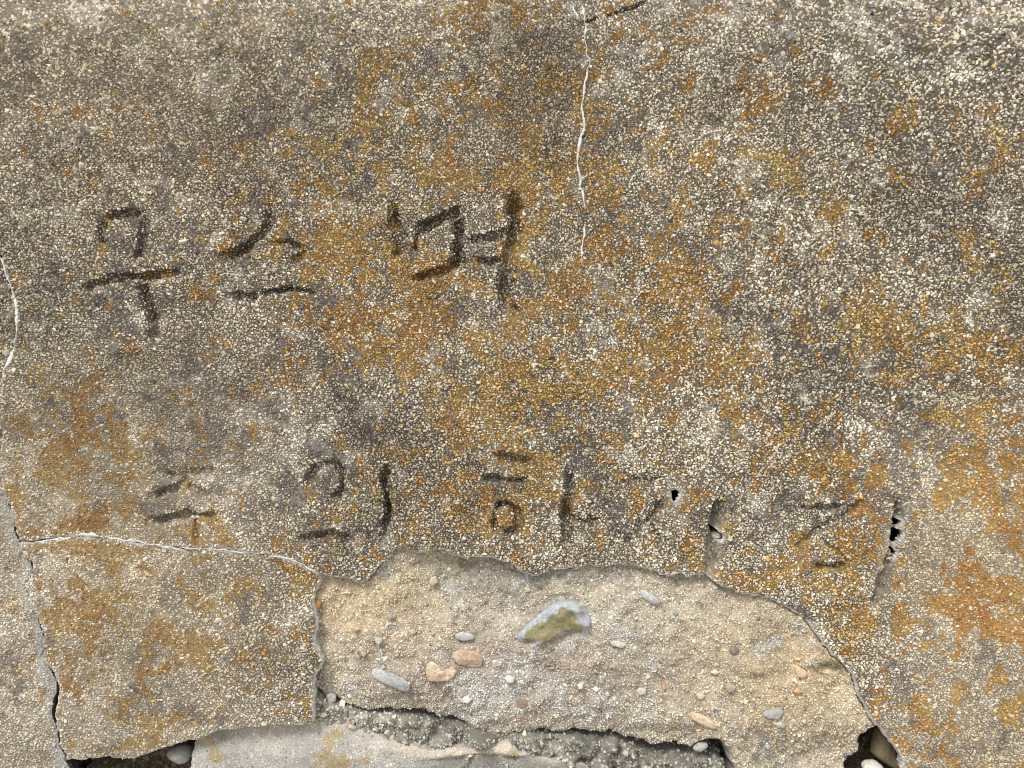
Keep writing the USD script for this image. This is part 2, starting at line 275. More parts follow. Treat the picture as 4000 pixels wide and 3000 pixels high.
# ------------------------------------------------------------------ sheets: a gridded face with a broken edge, and its grains
G = 6.25
gu, gv = np.arange(U0, U1 + .1, G), np.arange(V0, V1 + .1, G)
class Sheet:
    def __init__(s, poly, depth, paint, edge=(4.0, 1.8), fillet=9.0, skirt=0.012, box=None, gap=None, holes=(), edge_tint=(0.50, 0.485, 0.45), seed=1, pale=9.0, skirt_tint=None):
        b = box or (U0, V0, U1, V1)
        s.gu, s.gv = gu[(gu >= b[0]) & (gu <= b[2])], gv[(gv >= b[1]) & (gv <= b[3])]
        s.U, s.V = np.meshgrid(s.gu, s.gv)
        pg = Polygon(poly).buffer(0)
        pts = shapely.points(s.U.ravel(), s.V.ravel())
        shapely.prepare(pg)
        ins = shapely.contains_xy(pg, s.U.ravel(), s.V.ravel())
        line = pg.boundary; shapely.prepare(line)
        sd = shapely.distance(pts, line); sd = np.where(ins, sd, -sd).reshape(s.U.shape)
        sd = sd + edge[0] * mixn(s.U, s.V, seed + 200, (26, 1)) * 1.0 + edge[1] * mixn(s.U, s.V, seed + 210, (8, 1))
        if gap is not None:
            sd = sd - gap(s.U, s.V)
        for h in holes:
            hp = Polygon(h).buffer(6).simplify(1)
            near = shapely.distance(pts, hp.boundary); inside = shapely.contains_xy(hp, s.U.ravel(), s.V.ravel())
            sd = np.minimum(sd, (np.where(inside, -near, near)).reshape(s.U.shape) + 2.0 * mixn(s.U, s.V, seed + 220, (7, 1)))
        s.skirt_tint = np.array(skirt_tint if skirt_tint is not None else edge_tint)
        s.sd, s.edge_tint, s.skirt, s.pale = sd, np.array(edge_tint), skirt, pale
        q = np.clip(fillet - np.maximum(sd, 0), 0, fillet)
        s.dep = depth(s.U, s.V) + (fillet - np.sqrt(np.maximum(fillet ** 2 - q ** 2, 0))) / S * 0.8
        s.paint = paint
        sm = gaussian_filter(s.dep, 1.0)
        gy, gx = np.gradient(sm, G / S)
        nn = np.stack([gx, -np.ones_like(gx), -gy], -1)      # face looks towards -y
        s.N = nn / np.linalg.norm(nn, axis=-1, keepdims=True)
    def sample(s, a, u, v):
        return map_coordinates(a, [(v - s.gv[0]) / G, (u - s.gu[0]) / G], order=1, mode='nearest')
    def face(s, r):
        h, w = s.U.shape
        sd = s.sd
        ok = (sd[:-1, :-1] + sd[1:, :-1] + sd[:-1, 1:] + sd[1:, 1:]) > 0
        idx = np.arange(h * w).reshape(h, w)
        a, b, c, d = idx[:-1, :-1][ok], idx[:-1, 1:][ok], idx[1:, 1:][ok], idx[1:, :-1][ok]
        f = np.vstack([np.stack([a, d, c], 1), np.stack([a, c, b], 1)])
        sy, sx = np.gradient(gaussian_filter(sd, 0.8), G)
        l2 = np.maximum(sx * sx + sy * sy, .25)
        uu, vv = s.U.copy(), s.V.copy()
        cnt = np.zeros((h, w), int); cnt[:-1, :-1] += ok; cnt[1:, :-1] += ok; cnt[:-1, 1:] += ok; cnt[1:, 1:] += ok
        rim = (cnt > 0) & (cnt < 4)
        inner = np.zeros_like(rim); inner[1:-1, 1:-1] = rim[1:-1, 1:-1]
        mv = np.clip(-sd, -G * .95, G * .95)
        uu[inner] += (mv * sx / l2)[inner]; vv[inner] += (mv * sy / l2)[inner]
        P = wx(uu, vv, 0)
        P[..., 1] = s.dep
        v = P.reshape(-1, 3)
        n = s.N.reshape(-1, 3)
        col = s.paint(uu.ravel(), vv.ravel(), r, False)
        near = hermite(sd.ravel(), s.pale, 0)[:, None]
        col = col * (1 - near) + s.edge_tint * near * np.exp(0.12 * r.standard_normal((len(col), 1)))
        # broken edge
        ed = np.vstack([f[:, [0, 1]], f[:, [1, 2]], f[:, [2, 0]]])
        key = ed[:, 0].astype(np.int64) * (h * w) + ed[:, 1]
        back = ed[:, 1].astype(np.int64) * (h * w) + ed[:, 0]
        out = ed[~np.isin(key, back)]
        ring_ = np.unique(out)
        m = np.full(h * w, -1); m[ring_] = np.arange(len(ring_))
        k = len(ring_)
        gx, gy = (sx / np.sqrt(l2)).ravel()[ring_], (sy / np.sqrt(l2)).ravel()[ring_]
        rows = [v[ring_]]
        for fr, off in ((0.22, -2.0), (0.6, 2.0), (1.0, 5.0)):
            w_ = v[ring_].copy()
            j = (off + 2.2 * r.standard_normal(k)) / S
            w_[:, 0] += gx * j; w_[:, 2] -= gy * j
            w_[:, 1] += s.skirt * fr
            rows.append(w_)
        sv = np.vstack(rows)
        e0, e1 = m[out[:, 0]], m[out[:, 1]]
        sf = []
        for q in range(3):
            o = q * k
            sf += [np.stack([e1 + o, e0 + o, e0 + o + k], 1), np.stack([e1 + o, e0 + o + k, e1 + o + k], 1)]
        sf = np.vstack(sf)
        sn = vnormals(sv, sf)
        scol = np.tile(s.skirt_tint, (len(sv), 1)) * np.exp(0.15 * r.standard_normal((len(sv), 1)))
        return v, f, n, col, (sv, sf, sn, scol)
    def spots(s, spacing, r, keep=4.0):
        b = (s.gu[0], s.gv[0], s.gu[-1], s.gv[-1])
        nu, nv = int((b[2] - b[0]) / spacing), int((b[3] - b[1]) / (spacing * .87))
        a, c = np.meshgrid(np.arange(nu), np.arange(nv))
        u = b[0] + (a + 0.5 * (c % 2) + r.uniform(-.38, .38, a.shape)) * spacing
        v = b[1] + (c + r.uniform(-.38, .38, a.shape)) * spacing * .87
        u, v = u.ravel(), v.ravel()
        ok = (u > b[0]) & (u < b[2]) & (v > b[1]) & (v < b[3])
        u, v = u[ok], v[ok]
        ok = s.sample(s.sd, u, v) > keep
        return u[ok], v[ok]
    def frame(s, u, v):
        n = np.stack([s.sample(s.N[..., i], u, v) for i in range(3)], 1)
        n /= np.linalg.norm(n, axis=1, keepdims=True)
        p = wx(u, v, 0); p[:, 1] = s.sample(s.dep, u, v)
        return p, n

def grains(p, n, rad, col, r, high=0.75, sink=0.35):
    """one mesh of small angular grains: five-sided foot, ridged crown"""
    k = len(p)
    if k == 0:
        return np.zeros((0, 3)), np.zeros((0, 3), int), np.zeros((0, 3)), np.zeros((0, 3))
    n0 = n; n = n + .28 * r.standard_normal(n.shape); n /= np.linalg.norm(n, axis=1, keepdims=True)
    t = np.cross(n, [0, 0, 1.0]); t /= np.maximum(np.linalg.norm(t, axis=1, keepdims=True), 1e-9)
    b = np.cross(n, t)
    a0 = r.uniform(0, 2 * np.pi, k)
    el = r.uniform(0.5, 1.0, k); ea = r.uniform(0, np.pi, k)
    def ringp(m, rr, hh, ph):
        an = a0[:, None] + ph + np.arange(m) * 2 * np.pi / m + r.uniform(-.25, .25, (k, m))
        rr = rr * rad[:, None] * r.uniform(.82, 1.18, (k, m))
        x, y = rr * np.cos(an), rr * np.sin(an) * el[:, None]
        x, y = x * np.cos(ea)[:, None] - y * np.sin(ea)[:, None], x * np.sin(ea)[:, None] + y * np.cos(ea)[:, None]
        z = hh * rad[:, None] * np.ones((1, m))
        return p[:, None] + x[..., None] * t[:, None] + y[..., None] * b[:, None] + z[..., None] * n[:, None]
    hi = high * r.uniform(.7, 1.25, (k, 1))
    v = np.concatenate([ringp(5, 1.0, -sink * np.ones((k, 1)), 0), ringp(2, 0.45, hi * r.uniform(.7, 1.2, (k, 2)), 0)], 1).reshape(-1, 3)
    one = [(0, 1, 5), (1, 6, 5), (1, 2, 6), (2, 3, 6), (3, 4, 6), (4, 5, 6), (4, 0, 5)]
    f = (np.array(one)[None] + (np.arange(k) * 7)[:, None, None]).reshape(-1, 3)
    cr = np.cross(v[f[:, 1]] - v[f[:, 0]], v[f[:, 2]] - v[f[:, 0]])
    flip = np.einsum('ij,ij->i', cr, np.repeat(n, 7, 0)) < 0
    if flip.mean() > .5:
        f = f[:, [0, 2, 1]]
    nn = vnormals(v, f)
    c = np.repeat(col, 7, 0)
    return v, f, nn, c

def pal(r, k, table):
    cols = np.array([c for _, c in table]); w = np.array([p for p, _ in table], float)
    c = cols[r.choice(len(cols), k, p=w / w.sum())]
    return c * np.exp(0.16 * r.standard_normal((k, 1)))

# paints -------------------------------------------------------------------
SAND = [(24, (0.68, 0.64, 0.56)), (34, (0.54, 0.50, 0.425)), (24, (0.41, 0.37, 0.305)), (12, (0.25, 0.22, 0.18)), (5, (0.11, 0.10, 0.09)), (3, (0.54, 0.41, 0.24))]
WHITE = [(5, (0.75, 0.72, 0.65)), (4, (0.64, 0.62, 0.56)), (2, (0.5, 0.48, 0.44))]
def tone(u, v):
    t = 1 + 0.13 * mixn(u, v, 91, (150, .8), (55, .7), (20, .5))
    return t * (1 - 0.12 * blob(u, v, 300, 700, 700, 500) * .3)
def calm(u, v):
    """where the skin is rubbed smooth and its sand shows less"""
    c = hermite(u, 1500, 500) * hermite(v, 1100, 1900) + hermite(u, 3250, 3700) * hermite(v, 1300, 2100) + .35 * hermite(u, 1500, 700) * hermite(v, 700, 200) + .9 * hermite(v, 2750, 2950)
    return np.clip(c, 0, 1)
def slurry(u, v):
    """smooth grey cement round the holes"""
    s_ = 0
    for a, b, w in (((3522, 2000), (3440, 2300), 26), ((2808, 2050), (2782, 2240), 30), ((2644, 1942), (2640, 1944), 40)):
        a, b = np.array(a, float), np.array(b, float)
        t = np.clip(((np.stack([u, v], -1) - a) @ (b - a)) / ((b - a) @ (b - a)), 0, 1)
        q = a + t[..., None] * (b - a)
        s_ = np.maximum(s_, np.exp(-(((u - q[..., 0]) ** 2 + (v - q[..., 1]) ** 2) / w ** 2)))
    return s_
def paint_slab(u, v, r, grain):
    n = len(u)
    cr, bl, ca, sl = crust(u, v)[:, None], bloom_toplight(u, v)[:, None], calm(u, v)[:, None], slurry(u, v)[:, None]
    if grain:
        c = pal(r, n, SAND)
        pale = r.uniform(size=(n, 1)) < .7 * bl
        c = np.where(pale, pal(r, n, WHITE), c)
        c = c * (1 - .48 * ca) + np.array([.40, .365, .305]) * .48 * ca
        dark = r.uniform(size=(n, 1)) < .8 * cr
        c = np.where(dark, c * np.array([0.50, 0.48, 0.51]) + 0.012, c)
    else:
        c = np.array([0.100, 0.089, 0.072]) * (1 - ca) + np.array([0.20, 0.18, 0.148]) * ca
        c = c * (1 - .4 * cr) + np.array([0.075, 0.072, 0.080]) * .4 * cr
        c = c * (1 - .5 * bl) + np.array([0.28, 0.265, 0.235]) * .5 * bl
        li = hermite(lichen_mask(u, v), -.1, .35)[:, None] * .7
        c = c * (1 - li) + lichen_colour(u, v, r) * (.40 + .2 * ca) * li
    c = c * (1 - .75 * sl) + np.array([.30, .305, .30]) * .75 * sl
    och = np.clip(grid_at(LICHEN, u, v) * (.75 + .35 * mixn(u, v, 281, (110, 1), (45, .8))), 0, .7)[:, None]
    c = c * (1 - och * np.array([.03, .09, .22])) * np.array([1.02, 1.0, .96])
    warm = blob(u, v, 600, 500, 1100, 700)[:, None]
    return np.clip(c * (1 - warm * np.array([.12, .15, .20])) * tone(u, v)[:, None], .01, .85)
CORE_TAN, CORE_MID, CORE_PINK, CORE_WHITE, CORE_GREY = np.array([.62, .51, .35]), np.array([.56, .505, .415]), np.array([.46, .39, .33]), np.array([.72, .705, .67]), np.array([.36, .345, .30])
def core_base(u, v):
    pink = np.clip(blob(u, v, 1900, 2640, 420, 170) + .8 * blob(u, v, 2350, 2680, 350, 120), 0, 1)[:, None]
    x = mixn(u, v, 131, (45, .6), (18, .8), (8, .6))
    wh = hermite(x * .42 + 1.2 * blob(u, v, 1960, 2680, 230, 130) + .95 * blob(u, v, 2480, 2800, 190, 100) + .5 * blob(u, v, 2250, 2500, 350, 130) + .75 * blob(u, v, 2000, 2790, 330, 50) + .6 * blob(u, v, 1420, 2720, 170, 40)
                 + .45 * blob(u, v, 1850, 2290, 200, 60) + .4 * blob(u, v, 2420, 2380, 200, 120), .35, 1.35)[:, None]
    gr = hermite(x * .4 + 1.0 * blob(u, v, 2150, 2270, 700, 55) + .8 * blob(u, v, 1750, 2800, 120, 60) + .7 * blob(u, v, 2000, 2330, 260, 70) + .8 * blob(u, v, 3000, 3000, 300, 60) + .7 * blob(u, v, 2200, 2880, 900, 40), .35, 1.1)[:, None]
    tan = np.clip(blob(u, v, 1400, 2380, 330, 200) + blob(u, v, 3150, 2650, 480, 330), 0, 1)[:, None]
    c = CORE_MID * (1 - tan) + CORE_TAN * tan
    return c * (1 - .75 * pink) + CORE_PINK * .75 * pink, wh, gr
def paint_core(u, v, r, grain):
    c, wh, gr = core_base(u, v)
    n = len(u)
    c = c * (1 + .08 * mixn(u, v, 141, (40, 1), (15, .8)))[:, None]
    if grain:
        k = np.array([1.3, 1.1, .95, .7, .38])[r.choice(5, n, p=[.2, .36, .27, .13, .04])][:, None]
        c = c * k * np.exp(.1 * r.standard_normal((n, 1))) * (1 + .05 * r.standard_normal((n, 3)))
        c = np.where(r.uniform(size=(n, 1)) < .7 * gr, CORE_GREY * (.5 + .9 * r.uniform(size=(n, 1))), c)
        c = np.where(r.uniform(size=(n, 1)) < .85 * wh, CORE_WHITE * (.75 + .3 * r.uniform(size=(n, 1))), c)
    else:
        c = c * (1 - .5 * gr) + CORE_GREY * .5 * gr
        c = c * (1 - .5 * wh) + CORE_WHITE * .5 * wh
        c = c * .6
    return np.clip(c, .015, .8)
def paint_ledge(u, v, r, grain):
    n = len(u)
    peach = np.clip(blob(u, v, 1850, 2950, 330, 45) + .7 * blob(u, v, 1000, 2870, 200, 40), 0, 1)[:, None]
    c = np.array([.46, .45, .42]) * (1 - peach) + np.array([.60, .52, .42]) * peach
    grey = hermite(v - 2985 - 12 * mixn(u, v, 161, (60, 1)) - 40 * hermite(u, 1900, 1500), -4, 6)[:, None] * hermite(u, 1500, 1720)[:, None]
    c = c * (1 - .35 * grey)
    och = hermite(mixn(u, v, 151, (30, 1), (12, .7)) + .9 * blob(u, v, 1300, 2960, 120, 60), 1.1, 1.8)[:, None]
    c = c * (1 - .6 * och) + np.array([.42, .31, .12]) * .6 * och
    c = c * (1 + .07 * mixn(u, v, 155, (50, 1), (14, .8)))[:, None]
    if grain:
        c = c * np.array([1.3, 1.02, .8, .55])[r.choice(4, n, p=[.22, .42, .26, .1])][:, None]
    else:
        c = c * .8
    return np.clip(c, .02, .8)
def paint_bed(u, v, r, grain):
    n = len(u)
    c = np.array([.40, .385, .335]) * (1 + .15 * mixn(u, v, 171, (30, 1)))[:, None]
    brown = (hermite(u, 900, 700) + hermite(u, 3300, 3360))[:, None]
    c = c * (1 - brown) + np.array([.20, .165, .115]) * brown
    if grain:
        c = c * np.array([1.5, 1.15, .9, .5])[r.choice(4, n, p=[.2, .35, .3, .15])][:, None]
    return np.clip(c * (1 if grain else .55), .01, .75)

# depths ---------------------------------------------------------------------
def stroke_field(U, V, pts, w, dmm, seed):
    ln = LineString(pts)
    u0, v0, u1, v1 = ln.bounds
    g = np.zeros(U.shape)
    m_ = (U > u0 - 70) & (U < u1 + 70) & (V > v0 - 70) & (V < v1 + 70)
    if not m_.any():
        return g
    uu, vv = U[m_], V[m_]
    wob = 4.5 * mixn(uu, vv, seed, (18, 1)) + 2.5 * mixn(uu, vv, seed + 5, (7, 1))
    P = shapely.points(uu, vv)
    dist = shapely.distance(P, ln) + wob
    al = shapely.line_locate_point(ln, P, normalized=True)
    vary = 1 + .22 * mixn(uu, vv, seed + 9, (35, 1))
    taper = hermite(np.minimum(al, 1 - al), -.08, .14)
    # the upper lip is steep, the lower side slopes out
    ctr = np.array([q.coords[0] for q in shapely.line_interpolate_point(ln, al, normalized=True)])
    below = hermite(vv - ctr[:, 1], -3, 8)
    prof = 1 - hermite(dist, .45 * w - .25 * w * below, 1.12 * w + .35 * w * below)
    g[m_] = dmm / 1000 * prof * vary * taper
    return np.maximum(g, 0)
def slab_waves(U, V):
    top = np.clip((200 - V) / 340, 0, 1)
    return (.0016 * mixn(U, V, 101, (260, 1)) + .0007 * mixn(U, V, 103, (90, 1)) + .00022 * mixn(U, V, 105, (28, 1)) + .00018 * mixn(U, V, 107, (11, 1), (6, .9))
            + .030 * top ** 2)
GROOVE = {}
def depth_A(U, V):
    d = slab_waves(U, V) + .003
    tot = np.zeros(U.shape)
    for i, (lab, strokes) in enumerate(LETTERS):
        g = np.zeros(U.shape)
        for j, (pts, w, mm) in enumerate(strokes):
            g = np.maximum(g, stroke_field(U, V, pts, w * 1.08, (7.0 + 3.0 * (abs(pts[-1][1] - pts[0][1]) > 1.6 * abs(pts[-1][0] - pts[0][0]))) * (mm / 4) ** .7, 301 + 17 * i + j))
        GROOVE[i] = g; tot = np.maximum(tot, g)
    for j, (pts, w, mm) in enumerate(CUTS):
        tot = np.maximum(tot, stroke_field(U, V, pts, w, mm * 1.6, 501 + j))
    return d + tot
def depth_B(U, V):
    return slab_waves(U, V) + .003 + .0008
def depth_C(U, V):
    return slab_waves(U, V) + .003 + .0032
def depth_core(U, V):
    d = .0115 + .0012 * mixn(U, V, 111, (120, 1)) + .0008 * mixn(U, V, 113, (45, 1)) + .0008 * mixn(U, V, 115, (18, 1)) + .0005 * mixn(U, V, 117, (8, 1))
    d = d - .0065 * hermite(U, 2500, 3150) - .004 * blob(U, V, 2200, 2560, 600, 180) + .007 * blob(U, V, 1230, 2600, 120, 300) + .003 * blob(U, V, 1900, 2230, 500, 60)
    lipd = V - np.interp(U, [p[0] for p in LIP], [p[1] for p in LIP])
    d = d + .008 * hermite(lipd, -130, 10) * hermite(U, 2900, 2750) + .010 * hermite(V - 2830, 0, 160) * hermite(U, 2850, 3000)
    under = shA.sample(shA.sd, U.ravel(), V.ravel()).reshape(U.shape)
    d = np.maximum(d, (slab_waves(U, V) + .014) * hermite(under, -14, 6) )
    pit = blob(U, V, 2040, 2745, 34, 30)
    return d + .004 * pit
def depth_ledge(U, V):
    d = .016 - .006 * hermite(V, 2850, 2990) + .0006 * mixn(U, V, 121, (60, 1)) + .0004 * mixn(U, V, 123, (14, 1))
    ridge = 2978 + 10 * mixn(U, V, 161, (60, 1))
    return d + .004 * hermite(V - ridge, 0, 10) * hermite(U, 1600, 1750)
def depth_bed(U, V):
    lip = np.interp(U, [p[0] for p in LIP], [p[1] for p in LIP])
    led = np.interp(U, [p[0] for p in LEDGE_TOP], [p[1] for p in LEDGE_TOP])
    t = hermite((V - lip) / np.maximum(led - lip, 40), -.15, 1.0)
    d = .066 - .046 * hermite(t, .0, .62)
    d = d - .012 * blob(U, V, 1870, 2890, 70, 60)
    d = np.where(U < 1150, .050 - .012 * hermite(V, 2960, 3010) * hermite(U, 480, 620), d)
    d = np.where(U > 2900, .060, d)
    return d + .0040 * mixn(U, V, 181, (24, 1)) + .0022 * mixn(U, V, 183, (10, 1))

def gap_crack(U, V):
    base = 1.6 + 5 * np.clip(mixn(U, V, 241, (60, 1)) + .2, 0, 2) * 1.0
    left = hermite(U, 330, 230) * hermite(V, 1800, 1960)
    open_ = 5.0 * blob(U, V, 105, 2230, 32, 45) + 5.0 * blob(U, V, 200, 2755, 35, 60) + 4.5 * blob(U, V, 42, 2070, 32, 55) + 4 * blob(U, V, 12, 1975, 28, 45) + 3 * blob(U, V, 85, 2310, 30, 45) + 2.5 * blob(U, V, 151, 2530, 30, 60)
    return np.clip(base * .8, 1.3, 5.5) * left + open_ * left * 1.0 + .4

# ------------------------------------------------------------------ the wall's body and the ground
def box_mesh(x0, y0, z0, x1, y1, z1):
    v = np.array([(x, y, z) for x in (x0, x1) for y in (y0, y1) for z in (z0, z1)], float)
    f = np.array([(0, 1, 3), (0, 3, 2), (4, 6, 7), (4, 7, 5), (0, 4, 5), (0, 5, 1), (2, 3, 7), (2, 7, 6), (0, 2, 6), (0, 6, 4), (1, 5, 7), (1, 7, 3)])
    return v, f
GZ = -0.86
g0 = box_mesh(-60, -60, GZ - .3, 60, 60, GZ)
put('ground', g0[0], g0[1], None, None, M_ground, kind='structure')
X0, X1, Z0, Z1 = (U0 - 2000) / S + .003, (U1 - 2000) / S - .003, (1500 - V1) / S + .003, (1500 - V0) / S - .003
WALL = thing('concrete_wall', 'weathered concrete wall whose tan pebbly core lies bare where the mortar skin broke away', 'wall', (0, 0, GZ))
def rel(v):
    return np.asarray(v) - [0, 0, GZ]
parts = [box_mesh(-2.2, .004, GZ - .05, X0, .3, Z1 + .06), box_mesh(X1, .004, GZ - .05, 2.2, .3, Z1 + .06), box_mesh(X0, .004, GZ - .05, X1, .3, Z0), box_mesh(X0, .085, Z0, X1, .3, Z1 + .06), box_mesh(X0, .036, Z1, X1, .085, Z1 + .06)]
bv, bf, o = [], [], 0
for v_, f_ in parts:
    bv.append(v_); bf.append(f_ + o); o += len(v_)
put('wall_body', rel(np.vstack(bv)), np.vstack(bf), None, None, M_wall, WALL)

# ------------------------------------------------------------------ sheets to meshes
LICH = []
def build(sh, spacing, seed, paint, size=0.56, lichen=False, letters=None, high=.7, big=.015):
    """returns [(mesh of the face, its edge and grains)], with one more mesh for each carved letter"""
    r = np.random.default_rng(seed)
    v, f, n, c, sk = sh.face(r)
    u_, v_ = sh.spots(spacing, r)
    p, nn = sh.frame(u_, v_)
    rad = size * spacing / S * np.exp(.22 * r.standard_normal(len(u_)))
    coarse_ = 1 + .5 * blob(u_, v_, 4000, 60, 900, 420) + .35 * blob(u_, v_, 300, 0, 900, 350) + .15 * blob(u_, v_, 3500, 1300, 900, 700) if lichen else np.ones(len(u_))
    thin = r.uniform(size=len(u_)) < coarse_ ** -1.7
    u_, v_, p, nn, rad = u_[thin], v_[thin], p[thin], nn[thin], (rad * coarse_)[thin]
    rad = np.where(r.uniform(size=len(u_)) < big, rad * r.uniform(1.3, 1.9, len(u_)), rad)
    col = paint(u_, v_, r, True)
    isl = np.zeros(len(u_), bool)
    if lichen:
        isl = (lichen_mask(u_, v_) + .4 * r.standard_normal(len(u_)) > 0) & (sh.sample(sh.sd, u_, v_) > 16) & (r.uniform(size=len(u_)) < .56 + .26 * np.clip(hermite(u_, 1400, 700) * hermite(v_, 1300, 1700) + hermite(u_, 3100, 3500) * hermite(v_, 1300, 1700), 0, 1))
    owner = np.full(len(u_), -1)
    fo = np.full(len(f), -1)
    if letters:
        cu, cv = None, None
        for i, g in letters.items():
            gl = g.ravel()
            fo[gl[f].mean(1) > .0009] = i
            owner[sh.sample(g, u_, v_) > .0009] = i
    if lichen:
        ll = isl & (owner < 0)
        lc = lichen_colour(u_, v_, r)
        LICH.append(grains(p[ll], nn[ll], rad[ll] * r.uniform(.85, 1.15, ll.sum()), lc[ll], r, high=.6))
        col[isl] = lc[isl]
        rest = ~ll
    else:
        rest = np.ones(len(u_), bool)
    out = []
    for i in [-1] + (list(letters) if letters else []):
        fm = compact(v, f[fo == i], n, c)
        k = rest & (owner == i)
        gm = grains(p[k], nn[k], rad[k], col[k], r, high)
        ms = [fm, gm] + ([sk] if i < 0 else [])
        out.append(join(*ms))
    return out

shA = Sheet(POLY_A, depth_A, paint_slab, gap=gap_crack, holes=HOLES, seed=1, skirt=.010, edge=(3.2, 2.0))
SLAB_A = thing('mortar_slab', 'broad main slab of grey grainy mortar skin, carved with two rows of worn Korean lettering', 'mortar slab', (0, 0, 0))
mA = build(shA, 9.8, 41, paint_slab, lichen=True, letters=GROOVE)
put('surface', *mA[0], M_mortar, SLAB_A, facets=True)
for i, mm in enumerate(mA[1:]):
    put('carved_letter', *mm, M_mortar, SLAB_A, label=LETTERS[i][0], facets=True)
shB = Sheet(POLY_B, depth_B, paint_slab, gap=gap_crack, seed=2, skirt=.012, box=(30, 2040, 1330, 3040), edge=(2.6, 1.8))
SLAB_B = thing('mortar_slab', 'squarish ochre-stained slab of mortar skin between the long black crack and the broken hole', 'mortar slab', (0, 0, 0))
put('surface', *build(shB, 9.8, 42, paint_slab, lichen=True)[0], M_mortar, SLAB_B, facets=True)
def paint_strip(u, v, r, grain):
    c = paint_slab(u, v, r, grain)
    edge = np.interp(v, [p[1] for p in C_EDGE[1:]], [p[0] for p in C_EDGE[1:]])
    w = hermite(edge - u + 14 * mixn(u, v, 271, (30, 1), (12, .7)), 60, 28)[:, None] * hermite(v, 1850, 2000)[:, None]
    if grain:
        return c * (1 - .55 * w) + np.array([.42, .43, .41]) * np.exp(.12 * r.standard_normal((len(u), 1))) * .55 * w
    return c * (1 - .8 * w) + np.array([.30, .305, .29]) * .8 * w
shC = Sheet(POLY_C, depth_C, paint_strip, gap=gap_crack, seed=3, skirt=.012, skirt_tint=(.05, .046, .04), pale=4.0, box=(U0, 900, 360, V1), edge=(2.0, 1.4))  # near-black skirt paints the crack's shade onto the strip's edge
SLAB_C = thing('mortar_slab', 'narrow pale strip of mortar skin at the left edge, outside the long crack', 'mortar slab', (0, 0, 0))
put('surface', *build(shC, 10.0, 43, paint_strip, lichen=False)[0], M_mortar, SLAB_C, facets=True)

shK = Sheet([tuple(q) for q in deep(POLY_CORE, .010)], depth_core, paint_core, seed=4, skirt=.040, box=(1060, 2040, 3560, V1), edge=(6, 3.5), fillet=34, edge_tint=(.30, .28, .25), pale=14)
mK = build(shK, 8.8, 44, paint_core, size=.52, high=.75, big=.06)[0]
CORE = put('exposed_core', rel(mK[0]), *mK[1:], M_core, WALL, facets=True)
shL = Sheet([tuple(q) for q in deep(POLY_LEDGE, .012)], depth_ledge, paint_ledge, seed=5, skirt=.035, box=(640, 2740, 2620, V1), edge=(3, 2), fillet=26, edge_tint=(.45, .42, .37))
mL = build(shL, 10.0, 45, paint_ledge, size=.5, high=.4, big=.03)[0]
put('pale_ledge', rel(mL[0]), *mL[1:], M_core, WALL)
shG = Sheet(POLY_BED, depth_bed, paint_bed, seed=6, skirt=.02, box=(120, 2550, 3650, V1), fillet=4)
mG = build(shG, 12.0, 46, paint_bed, size=.58, high=.9, big=.12)[0]
put('crevice_bed', rel(mG[0]), *mG[1:], M_core, WALL, facets=True)

lm = join(*LICH)
put('lichen', *lm, M_lichen, facets=True, kind='stuff', category='lichen', label='orange and ochre crusty lichen growing in patches over the mortar skin')

# ------------------------------------------------------------------ white lime veins along the healed cracks
def vein(pts, w, sheet, parent, seed, label=None, lift=.0006):
    r = np.random.default_rng(seed)
    ln = LineString(pts); L = ln.length; n = int(L / 4)
    P = np.array([ln.interpolate(t).coords[0] for t in np.linspace(0, L, n)])
    tg = np.gradient(P, axis=0); tg /= np.linalg.norm(tg, axis=1, keepdims=True)
    nr = np.stack([-tg[:, 1], tg[:, 0]], 1)
    P = P + nr * (gaussian_filter(r.standard_normal(n), 2) * 5 + gaussian_filter(r.standard_normal(n), 8) * 7)[:, None]
    ww = w * np.clip(.75 + 1.3 * gaussian_filter(r.standard_normal(n), 3) + .25 * r.standard_normal(n), .4, 2.0) * hermite(np.minimum(np.arange(n), n - 1 - np.arange(n)), -1, 8)
    rows = []
    for a, h in ((-1, -.5), (-.55, .75), (0, 1.0), (.55, .75), (1, -.5)):
        q = P + nr * (a * ww)[:, None]
        d = sheet.sample(sheet.dep, q[:, 0], q[:, 1]) - h * lift * (1 + .3 * r.standard_normal(n)) - .0004
        x = wx(q[:, 0], q[:, 1], 0); x[:, 1] = d
        rows.append(x)
    v = np.stack(rows, 1).reshape(-1, 3)
    f = []
    for k in range(4):
        a = np.arange(n - 1) * 5 + k
        f += [np.stack([a, a + 5, a + 6], 1), np.stack([a, a + 6, a + 1], 1)]
    f = np.vstack(f)
    nn = vnormals(v, f)
    if nn[:, 1].mean() > 0:
        f = f[:, ::-1]; nn = -nn
    c = np.array([.66, .66, .65]) * np.exp(.12 * r.standard_normal((len(v), 1)))
    put('lime_vein', v, f, nn, c, M_lime, parent, **({'label': label} if label else {}))
vein([(2238, -30), (2245, 10), (2258, 28), (2266, 58)], 3.0, shA, SLAB_A, 61)
vein([(2274, -20), (2284, 20), (2290, 60), (2294, 75), (2290, 100), (2288, 150), (2292, 195), (2302, 230), (2304, 247), (2290, 262), (2285, 310), (2280, 370), (2272, 410), (2276, 450), (2284, 480), (2279, 520), (2266, 570),
      (2258, 612), (2262, 660), (2268, 700), (2275, 741), (2284, 817)], 4.2, shA, SLAB_A, 62, 'white vein running straight down from the top')
vein([(2290, 868), (2284, 910), (2276, 969), (2276, 1045)], 3.2, shA, SLAB_A, 64)
vein([(108, 2124), (217, 2106), (315, 2093), (380, 2100), (461, 2108), (543, 2122), (624, 2140), (690, 2146)], 5.5, shA, SLAB_A, 65, 'white vein along the level crack at the left')
